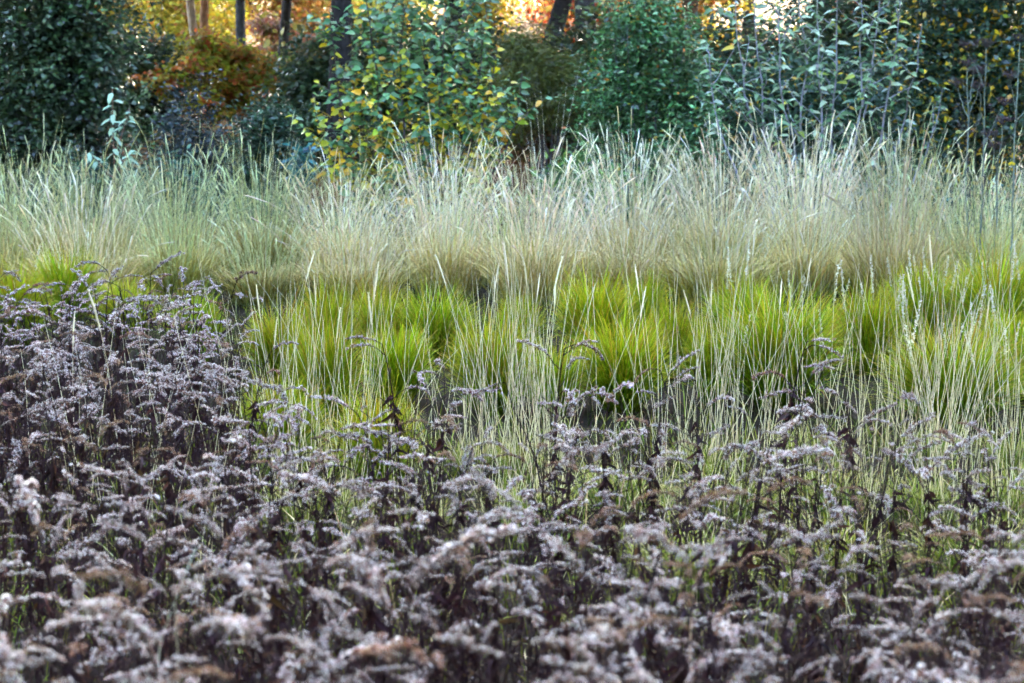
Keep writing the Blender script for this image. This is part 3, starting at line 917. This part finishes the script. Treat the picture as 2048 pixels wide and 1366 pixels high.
# (px, py of the mound's top, height, width factor, stalks, feathers, label)
TUSS = [
    (560, 738, .44, 1.0, 7, 0, 'green tussock right at the edge of the dark goldenrod mass'),
    (755, 785, .42, .95, 9, 0, 'low green tussock just above the goldenrod tops, in front of its neighbours'),
    (650, 662, .46, .95, 6, 0, 'green tussock beside the lone goldenrod with a round head'),
    (795, 632, .46, .90, 6, 0, 'green tussock behind the lone goldenrod with a round head'),
    (985, 640, .48, 1.05, 10, 0, 'green tussock crossed by the densest bundle of white stalks'),
    (1108, 664, .42, .85, 6, 0, 'narrow green tussock between the stalk bundle and the bright one'),
    (1350, 598, .44, .9, 5, 0, 'yellow-green tussock just behind the middle one'),
    (1425, 655, .40, .8, 6, 0, 'shadowed tussock beside the largest one'),
    (1640, 590, .42, .85, 4, 4, 'small tussock in the gap behind the largest one'),
    (1285, 556, .42, .9, 3, 0, 'olive tussock wedged behind the middle row'),
    (1040, 575, .40, .85, 4, 0, 'small pale tussock under the golden tall grass'),
    (1245, 628, .50, 1.1, 7, 0, 'bright green tussock in the middle of the meadow'),
    (1560, 606, .54, 1.35, 8, 3, 'largest lime-green tussock, behind the tallest lone goldenrod'),
    (1905, 636, .54, 1.4, 8, 5, 'wide deep-green tussock near the frame edge under the feathery spikes'),
    (1735, 580, .48, 1.0, 4, 7, 'green tussock between the two widest ones, full of feathery spikes'),
    (1490, 538, .50, 1.15, 5, 3, 'green tussock against the olive foot of the tall grass'),
    (1845, 530, .50, 1.15, 3, 9, 'tussock standing behind the feathery spikes'),
    (1990, 520, .56, 1.1, 3, 10, 'tussock at the very edge below the umbel stalks'),
    (2035, 600, .52, 1.1, 4, 7, 'dark green tussock cut off by the frame edge'),
    (1190, 552, .50, 1.1, 6, 0, 'tussock at the foot of the golden tall grass'),
    (870, 552, .52, 1.05, 4, 0, 'rounded tussock highest in the back row, tips turning amber'),
    (755, 568, .46, .95, 5, 0, 'tussock with orange-tipped blades beside the rounded one'),
    (650, 585, .44, 1.0, 5, 0, 'soft yellowish tussock in the back row'),
    (560, 605, .44, 1.05, 5, 0, 'yellow-green tussock beyond the goldenrod mass'),
    (390, 590, .42, 1.0, 3, 0, 'yellow tussock peeping over the goldenrod tops'),
    (255, 540, .44, 1.1, 4, 0, 'lime tussock behind the crest of the goldenrod mass'),
    (130, 500, .50, 1.15, 4, 2, 'lime tussock tucked into the tall grass above the goldenrod'),
    (30, 545, .46, 1.15, 3, 0, 'lime tussock at the frame edge behind the goldenrod'),
]
for i, (px, py, h, ws, ns, nf, lab) in enumerate(TUSS):
    d = (CAM_H - h) * F_PX / (py - HORIZON)
    x = gx(px, d, h * .5)
    T = thing('grass_tussock', lab, 'grass tussock', (x, d, 0), rng.random() * 6.28, 1.0, 'green grass tussocks')
    s = h / .46
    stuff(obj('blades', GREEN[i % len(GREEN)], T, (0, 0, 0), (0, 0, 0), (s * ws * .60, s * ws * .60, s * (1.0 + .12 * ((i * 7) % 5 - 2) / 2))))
    add_stalks(T, int(ns * .6), .22, STALKS)
    add_stalks(T, nf, .30, FEATHER)

# tall grass fountains, three staggered rows
TINT = ['olive-footed', 'golden-footed']
rows = [(15.1, 12, .98, 'front'), (16.2, 14, 1.05, 'middle'), (17.3, 12, 1.10, 'back')]
for rk, (d0, n, hs, rname) in enumerate(rows):
    for i in range(n):
        px = -60 + (2170) * (i + .5 * (rk % 2) + .25) / n
        d = d0 + (rng.uniform(-1.1, .5) if rk == 0 else rng.uniform(-.4, .4))
        k = int(rng.integers(len(TALL)))
        if px < 620 and rng.random() < .6: k = (k & ~3)
        if 850 < px < 1380 and rng.random() < .85: k = k | 1
        if px > 1450 and rk < 2 and rng.random() < .7: k = k & ~1
        hh = hs * (1.0 + .16 * np.clip((px - 1150) / 350, 0, 1) - .04 * (px < 550)) * rng.uniform(.62, .96)
        if 690 < px < 860: hh *= .86
        if px > 1920: hh *= .80
        if rk == 0 and 1900 < px: hh *= .8
        T = thing('tall_grass', f'{TINT[k % 2]} spiked tall grass, {ORD[i]} from the evergreen end of the {rname} tall row', 'tall grass', (gx(px, d, .6), d, 0), rng.random() * 6.28, 1.0, 'tall pale grass rows')
        sx = rng.uniform(1.0, 1.25)
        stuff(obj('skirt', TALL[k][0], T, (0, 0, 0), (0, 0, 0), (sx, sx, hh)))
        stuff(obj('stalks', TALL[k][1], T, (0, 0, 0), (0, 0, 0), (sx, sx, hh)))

# straw tussocks between the goldenrod and the green mounds
i = 0
for d0, pxs in ((6.7, (1380, 1660, 1930)), (7.4, (620, 830, 1030, 1250, 1450, 1650, 1860, 2060)), (8.5, (540, 690, 900, 1060, 1380, 1640, 1830, 2010))):
    rn = {6.7: 'nearer', 7.4: 'middle', 8.5: 'farther'}[d0]
    for j, px in enumerate(pxs):
        d = d0 + rng.uniform(-.3, .3)
        px = px + rng.uniform(-40, 40)
        T = thing('straw_tussock', f'pale straw tussock with white stalks, {ORD[j]} from the goldenrod mass in the {rn} straw row', 'grass tussock',
                  (gx(px, d, .2), d, 0), rng.random() * 6.28, 1.0, 'straw tussocks behind the goldenrod')
        stuff(obj('blades', STRAWT[i % 5], T, (0, 0, 0), (0, 0, rng.random() * 6.28), (.45 if d0 > 8 else .62) * rng.uniform(.85, 1.15)))
        dense = 42 if (d0 > 7 and (920 < px < 1110 or 1320 < px < 1420 or 1800 < px < 1920 or 580 < px < 660)) else 14
        add_stalks(T, dense, .20, STALKS, 1.5)
        i += 1
# a few stalks that rise out of the goldenrod mass
for px, d, lab in ((235, 6.6, 'thin pale stalk rising through the goldenrod mass by its crest'), (300, 7.2, 'leaning pair of pale stalks in the goldenrod mass'), (400, 6.4, 'tall straight pale stalks before the goldenrod stems'),
                   (455, 6.9, 'pale stalks at the flank of the goldenrod mass'), (120, 6.8, 'short pale stalk deep in the goldenrod mass')):
    T = thing('stray_stalks', lab, 'grass stalk', (gx(px, d, .4), d, 0), rng.random() * 6.28, 1.0, 'stray stalks in the goldenrod')
    add_stalks(T, 5, .10, STALKS, 1.3)

# ================================================================== GOLDENROD
PLUMES = []
for v in range(16):
    brown = v % 8 == 3
    L = rng.uniform(.15, .19)
    t = np.linspace(0, 1, 14)
    e0, e1 = rng.uniform(.15, 1.0), rng.uniform(-1.1, .1)
    ang = e0 + (e1 - e0) * t ** .9
    dx = np.cos(ang) * L / 13; dz = np.sin(ang) * L / 13
    A = np.stack([np.concatenate([[0], np.cumsum(dx[:-1])]), .012 * np.sin(t * 3 + v) * t, np.concatenate([[0], np.cumsum(dz[:-1])])], 1)
    g = Geo()
    tubes(g, A[None], np.linspace(.0017, .0007, 14)[None], np.array((.045, .032, .032)), 4, .1)
    f0 = rng.uniform(.18, .36)
    m = 215
    lumps = f0 + (1 - f0) * np.linspace(.03, 1, 15) ** .9
    lk = rng.integers(15, size=m)
    f = np.clip(lumps[lk] + rng.normal(0, .019, m), f0, 1)
    lthick = rng.uniform(.35, 1.6, 15)[lk]
    lside = unit(15) * np.array([.002, .0045, .0025])
    for q in rng.choice(15, 4, replace=False): lside[q] += np.array([.004, rng.choice([-1, 1]) * rng.uniform(.008, .017), rng.uniform(-.004, .008)])
    lside = lside[lk]
    c = np.stack([np.interp(f, t, A[:, k]) for k in range(3)], 1)
    thick = .0082 * np.sin(np.clip((f - f0) / (1 - f0), 0, 1) * 2.6 + .35) + .0015
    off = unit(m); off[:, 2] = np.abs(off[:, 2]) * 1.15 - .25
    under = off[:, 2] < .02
    c = c + off * (thick * lthick * rng.uniform(.4, 1.1, m))[:, None] + lside
    pal_core = [(2, (.08, .035, .022)), (2, (.045, .028, .028)), (1, (.16, .07, .03))]
    pal_hair = [(3, (.50, .39, .42)), (7, (.98, .93, .96)), (1.8, (.40, .22, .14)), (1.6, (.12, .06, .07))] if not brown else [(3, (.38, .23, .14)), (2, (.58, .46, .40)), (1, (.16, .08, .05))]
    # cores
    cv = np.array([(1, 0, 0), (-1, 0, 0), (0, 1, 0), (0, -1, 0), (0, 0, 1.3), (0, 0, -1)], float) * .0016
    cf = np.array([(0, 2, 4), (2, 1, 4), (1, 3, 4), (3, 0, 4), (2, 0, 5), (1, 2, 5), (3, 1, 5), (0, 3, 5)])
    V = (c[:, None] + cv[None] * rng.uniform(.7, 1.3, (m, 1, 1))).reshape(-1, 3)
    g.add(V, (cf[None] + (np.arange(m) * 6)[:, None, None]).reshape(-1, 3), np.repeat(pick(m, pal_core, .25), 6, 0))
    # hairs of each seed tuft
    H = 10
    u = unit(m * H) + np.repeat(off, H, 0) * .9
    cc = np.repeat(c, H, 0)
    pc = pick(m, pal_hair, .13)
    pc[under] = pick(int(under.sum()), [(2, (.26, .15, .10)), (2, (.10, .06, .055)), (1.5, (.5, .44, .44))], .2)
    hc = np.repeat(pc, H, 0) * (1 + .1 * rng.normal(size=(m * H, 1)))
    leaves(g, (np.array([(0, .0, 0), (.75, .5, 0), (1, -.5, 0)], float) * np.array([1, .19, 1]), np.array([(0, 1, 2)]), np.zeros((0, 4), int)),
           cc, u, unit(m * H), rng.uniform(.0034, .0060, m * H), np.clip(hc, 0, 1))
    PLUMES.append(g.build('seed_plume', M_FLUFF, False))

PLANTS = []      # (stem mesh, leaf mesh, [(plume, loc, rot, scale), ...])
for v in range(14):
    H = .86
    n = 16
    t = np.linspace(0, 1, n)
    side = rng.random() * 6.28
    nod = rng.uniform(.02, .09)
    P = np.zeros((n, 3))
    P[:, 2] = H * t - nod * .4 * np.clip((t - .8) / .2, 0, 1) ** 2
    P[:, 0] = nod * t ** 4 * math.cos(side) + .012 * np.sin(t * 5 + v)
    P[:, 1] = nod * t ** 4 * math.sin(side) + .012 * np.cos(t * 4 + v)
    g = Geo()
    DK = np.array((.023, .012, .017))
    tubes(g, P[None], np.linspace(.0036, .0015, n)[None], DK, 6, .08)
    pl = []
    nb = int(rng.integers(4, 8))
    for q in range(nb):
        f = .70 + .30 * (q + rng.random() * .6) / nb
        p = np.array([np.interp(f, t, P[:, k]) for k in range(3)])
        az = side + q * 2.4 + rng.normal(0, .4)
        s = (1.2 - .5 * (f - .7) / .3) * rng.uniform(.5, 1.15)
        tw = .05 * s * rng.uniform(.4, 1.4)                      # bare twig before the plume
        u = np.array([math.cos(az) * .8, math.sin(az) * .8, .6])
        Q = wander(p, p + u * tw, 4, .002)
        tubes(g, Q[None], np.linspace(.0016, .0013, 4)[None], DK * 1.2, 4)
        pv = int(rng.integers(len(PLUMES)))
        pl.append((pv, tuple(Q[-1]), (rng.normal(0, .15), rng.normal(0, .18), az), s * .92))
    pl.append((int(rng.integers(len(PLUMES))), tuple(P[-1]), (rng.normal(0, .2), rng.uniform(-.5, .1), side), rng.uniform(.65, 1.0)))
    # upright dark side shoots, some with a small head
    for q in range(3):
        f = rng.uniform(.25, .5)
        p = np.array([np.interp(f, t, P[:, k]) for k in range(3)])
        az = rng.random() * 6.28; hq = H * rng.uniform(.62, .98) - p[2]
        Q = wander(p, p + np.array([math.cos(az) * hq * .28, math.sin(az) * hq * .28, hq]), 8, .006)
        tubes(g, Q[None], np.linspace(.0024, .0012, 8)[None], DK, 5)
        if rng.random() < .6:
            pl.append((int(rng.integers(len(PLUMES))), tuple(Q[-1]), (rng.normal(0, .3), rng.normal(0, .4), az), rng.uniform(.3, .7)))
    # thin dark twigs with withered buds down the stem
    for q in range(20):
        f = rng.uniform(.22, .80)
        p = np.array([np.interp(f, t, P[:, k]) for k in range(3)])
        az = rng.random() * 6.28; Lq = rng.uniform(.05, .13)
        Q = wander(p, p + np.array([math.cos(az) * Lq, math.sin(az) * Lq, Lq * rng.uniform(.2, .9)]), 6, .004)
        tubes(g, Q[None], np.linspace(.0013, .0007, 6)[None], DK * 1.2, 3)
        m = 12
        b = Q[rng.integers(1, 6, m)] + rng.normal(0, .004, (m, 3))
        leaves(g, small_leaf(.7), b, unit(m), unit(m), rng.uniform(.004, .009, m), pick(m, [(3, (.05, .035, .035)), (2, (.13, .075, .045)), (1, (.28, .24, .23))], .2))
    stem = g.build('stem', M_STEM)
    gl = Geo()
    m = 60
    f = rng.uniform(.10, .80, m)
    p = np.stack([np.interp(f, t, P[:, k]) for k in range(3)], 1)
    az = np.arange(m) * 2.4 + rng.normal(0, .5, m)
    X = np.stack([np.cos(az), np.sin(az), rng.uniform(-2.2, .1, m)], 1)
    leaves(gl, leaf_shape(.26, .45, .45), p, X, unit(m) * .7 + np.array([0, 0, .6]), rng.uniform(.022, .055, m), pick(m, [(4, (.026, .013, .019)), (2, (.045, .022, .026)), (1, (.09, .045, .03))], .2))
    PLANTS.append((stem, gl.build('withered_leaves', M_DEADLEAF), pl))


def goldenrod(x, y, s, label, group, rz=None, v=None, big=1.0):
    v = int(rng.integers(len(PLANTS))) if v is None else v
    stem, lf, pl = PLANTS[v]
    T = thing('goldenrod', label, 'goldenrod', (x, y, 0), rng.random() * 6.28 if rz is None else rz, s, group)
    T.rotation_euler.x = rng.normal(0, .06); T.rotation_euler.y = rng.normal(0, .06)
    obj('stem', stem, T)
    stuff(obj('withered_leaves', lf, T))
    for (pv, loc, rot, sc) in pl:
        if rng.random() < .2: continue
        obj('seed_plume', PLUMES[pv], T, loc, rot, sc * big * rng.uniform(.8, 1.2))
    return T


# rows across the front, from the camera outwards
SHADE = ['grey-plumed', 'brown-plumed', 'pale-plumed']
rk = 0
d = 2.55
while d < 5.75:
    step_x = .14 if d < 4.3 else .12
    half = .265 * d + .06
    n = int(2 * half / step_x)
    count = 0
    for i in range(n):
        x = -half + 2 * half * (i + .5) / n + rng.normal(0, .045)
        y = d + rng.normal(0, .085)
        px = 1024 + x / y * F_PX
        thin = 1.0
        if y > 4.6: thin = .9
        if px > 1250 and y > 4.4: thin = .85
        if px > 1750 and y > 4.0: thin = .6
        if math.sin(x * 7.3 + 2.1 * y) * math.sin(y * 6.1 - 1.7 * x) > .45: thin *= .35
        if rng.random() > thin: continue
        hgt = rng.uniform(.74, 1.06) if d < 4 else rng.uniform(.74, 1.0)
        if d < 3.1: hgt = rng.uniform(.86, 1.10)
        if px > 1500 and y > 3.4: hgt *= .94
        lab = f'{ORD[min(count, 29)]} goldenrod from the evergreen side in the {ORD[rk]} row, counted from the camera'
        goldenrod(x, y, hgt, lab, 'dried goldenrod across the front', big=1.12 if d < 3.3 else .96)
        count += 1
    rk += 1
    d += .27
# the dense mass that runs back along one side
d = 5.7; rk2 = 0
while d < 8.95:
    xl = -.265 * d - .05
    xr = gx(495 - 25 * rng.random() - (30 if d > 8 else 0), d, .6)
    n = int((xr - xl) / .135); count = 0
    for i in range(n):
        x = xl + (xr - xl) * (i + .5) / n + rng.normal(0, .04)
        lab = f'{ORD[min(count, 29)]} dark goldenrod from the frame edge in the {ORD[rk2]} row of the deep side mass'
        goldenrod(x, d + rng.normal(0, .08), rng.uniform(.84, 1.0), lab, 'dark goldenrod mass beside the tussocks')
        count += 1
    rk2 += 1
    d += .30
# ones that stand alone against the tussocks
for (px, py, d, lab) in ((1555, 680, 6.2, 'tallest lone goldenrod, tip nodding before the largest lime-green tussock'), (812, 690, 6.1, 'lone upright goldenrod with a round head'),
                         (1120, 705, 6.0, 'lone goldenrod whose plume bends out over the bright middle tussock'), (1722, 752, 5.6, 'lone goldenrod with a single pale club-shaped head'),
                         (878, 752, 5.9, 'goldenrod leaning beside the lone round-headed one'), (1300, 765, 5.7, 'goldenrod with level plumes below the bright middle tussock'),
                         (1395, 740, 5.7, 'short lone goldenrod with two tiny heads'), (1612, 772, 5.5, 'goldenrod close beside the tallest lone one'),
                         (1195, 785, 5.7, 'bushy goldenrod in front of the stalk bundle'), (528, 828, 5.2, 'goldenrod at the corner of the dark side mass'),
                         (1460, 835, 5.3, 'goldenrod with a fat arching plume'), (1850, 845, 5.3, 'goldenrod standing before the wide deep-green tussock'),
                         (1000, 845, 5.4, 'goldenrod under the lone stalk bundle'), (690, 855, 5.2, 'goldenrod below the low green tussock')):
    p = at(px, py, d)
    goldenrod(p[0], d, (p[2] + .02) / .86, lab, 'lone goldenrods among the straw')

# ================================================================== ODDS AND ENDS
def umbel(px, py, d, label, n_heads=4):
    top = at(px, py, d)
    T = thing('umbel_stalk', label, 'dried umbel', (top[0], d, 0), 0, 1, 'dried umbels at the edge')
    H = top[2]
    g = Geo()
    P = wander((rng.normal(0, .05), 0, 0), (0, 0, H), 12, .008)
    tubes(g, P[None], np.linspace(.009, .004, 12)[None], np.array((.16, .20, .17)), 6)
    heads = [P[-1]]
    for q in range(n_heads - 1):
        f = rng.uniform(.55, .85); b = np.array([np.interp(f, np.linspace(0, 1, 12), P[:, k]) for k in range(3)])
        a = rng.random() * 6.28; L = rng.uniform(.22, .42)
        tip = b + np.array([math.cos(a) * L * .5, math.sin(a) * L * .4, L])
        Q = wander(b, tip, 7, .008); tubes(g, Q[None], np.linspace(.005, .003, 7)[None], np.array((.15, .18, .16)), 5)
        heads.append(tip)
    obj('stem', g.build('stem', M_TWIG), T)
    for hd in heads:
        gg = Geo()
        for q in range(16):
            a = q * 2.4; r = .075 * math.sqrt((q + .5) / 16) * rng.uniform(.8, 1.2)
            tip = hd + np.array([r * math.cos(a), r * math.sin(a), .05 + rng.normal(0, .008)])
            Q = wander(hd, tip, 4, .002); tubes(gg, Q[None], np.full((1, 4), .0014), np.array((.06, .045, .05)), 3)
            m = 14
            leaves(gg, small_leaf(.6), tip + rng.normal(0, .010, (m, 3)), unit(m), unit(m), rng.uniform(.006, .012, m), pick(m, [(2, (.07, .05, .06)), (1, (.12, .08, .07))], .2))
        stuff(obj('seed_umbel', gg.build('seed_umbel', M_DEADLEAF), T))


umbel(1972, 95, 15.4, 'dried umbel stalk between its two neighbours, heads over the yellow-leaved shrub', 4)
umbel(1935, 135, 15.8, 'dried umbel stalk closest to the silver-leaved shrub', 4)
umbel(2040, 85, 15.2, 'dried umbel stalk cut by the frame edge', 3)
umbel(2005, 250, 15.0, 'shortest dried umbel stalk with reddish heads', 3)


def flower(px, py, d, size, col, label):
    p = at(px, py, d)
    T = thing('scabious', label, 'flower', (p[0], d, 0), 0, 1, 'pale yellow flowers at the edge')
    g = Geo(); P = wander((rng.normal(0, .06), 0, 0), (0, 0, p[2]), 9, .006)
    tubes(g, P[None], np.full((1, 9), .0022), np.array((.14, .20, .10)), 4)
    obj('stem', g.build('stem', M_TWIG), T)
    gg = Geo(); m = 60
    u = unit(m); u[:, 2] = np.abs(u[:, 2]) * .8
    leaves(gg, small_leaf(.6), P[-1] + u * size * .25, u + np.array([0, 0, .2]), unit(m) + np.array([0, 0, 1]), np.full(m, size), pick(m, [(1, col)], .1))
    obj('flower_head', gg.build('flower_head', M_PETAL, False), T)


flower(2023, 330, 14.8, .024, (.80, .66, .06), 'bright yellow round flower near the frame edge')
flower(1941, 304, 15.0, .020, (.74, .74, .38), 'pale lemon flower under the umbels')
flower(1900, 308, 15.2, .020, (.74, .76, .50), 'cream flower beside the pale lemon one')
flower(1917, 267, 15.3, .024, (.70, .74, .36), 'greenish cream flower highest of the four')


def dried_aster(px, d, h, label):
    x = gx(px, d, .8)
    T = thing('dried_aster', label, 'dead plant', (x, d, 0))
    for q in range(6):
        g = Geo()
        a = rng.random() * 6.28
        P = wander((0, 0, 0), (math.cos(a) * .16, math.sin(a) * .12, h * rng.uniform(.8, 1.05)), 9, .01)
        tubes(g, P[None], np.linspace(.004, .0015, 9)[None], np.array((.07, .055, .065)), 4)
        for k in range(9):
            b = P[int(rng.integers(4, 9))]; Lk = rng.uniform(.06, .16); a2 = rng.random() * 6.28
            tip = b + np.array([math.cos(a2) * Lk * .7, math.sin(a2) * Lk * .6, Lk * .8])
            tubes(g, wander(b, tip, 4, .003)[None], np.full((1, 4), .0011), np.array((.08, .06, .07)), 3)
            m = 12
            leaves(g, small_leaf(.5), tip + rng.normal(0, .012, (m, 3)), unit(m), unit(m), rng.uniform(.006, .013, m), pick(m, [(2, (.16, .13, .15)), (1, (.09, .07, .08))], .2))
        obj('stem', g.build('stem', M_DEADLEAF), T)


dried_aster(868, 17.4, 1.08, 'purplish dead aster in front of the yellowing shrub')
dried_aster(1955, 16.6, 1.35, 'twiggy reddish dead plant beneath the umbels')

T = thing('dry_grass_tuft', 'upright whitish grass tuft in the gap below the olive conifer', 'grass tuft', (gx(1083, 20.5, 1.2), 20.5, 0))
for q in range(11):
    st, hd = STALKS[3 + 4 * (q % 5)]
    obj('stalk', st, T, (rng.normal(0, .06), rng.normal(0, .05), 0), (rng.normal(0, .04), rng.normal(0, .04), rng.random() * 6.28), rng.uniform(1.45, 1.75))


def lone_blade(name, label, pix, d, r, col):
    pts = np.array([at(a, b, d + dd) for (a, b, dd) in pix])
    low = pts[-1].copy(); low[2] = 0; low[0] += (pts[-1][0] - pts[-2][0]) * 1.0
    pts = np.concatenate([pts, low[None]])[::-1]
    tt = np.linspace(0, 1, 18); s = np.linspace(0, 1, len(pts))
    P = np.stack([np.interp(tt, s, pts[:, k]) for k in range(3)], 1)
    g = Geo()
    tubes(g, P[None], np.linspace(r, r * .6, 18)[None], np.array(col), 6, .05)
    tag(obj(name, g.build(name, M_STRAW)), label, 'grass stalk')


lone_blade('dry_grass_stalk', 'thick curved cream stalk arching out of the front goldenrods', [(1445, 1060, .1), (1420, 1105, .05), (1398, 1150, 0), (1386, 1200, 0), (1381, 1260, 0)], 3.5, .0013, (.80, .58, .44))
lone_blade('dry_grass_stalk', 'grey-green stalk slanting through the front goldenrods', [(392, 1095, .1), (370, 1150, .05), (345, 1215, 0), (315, 1300, 0)], 3.3, .0013, (.40, .46, .38))
lone_blade('dry_grass_stalk', 'upright dull stalk beside the slanting grey-green one', [(350, 1190, 0), (352, 1250, 0), (357, 1330, 0)], 3.1, .0015, (.36, .34, .26))
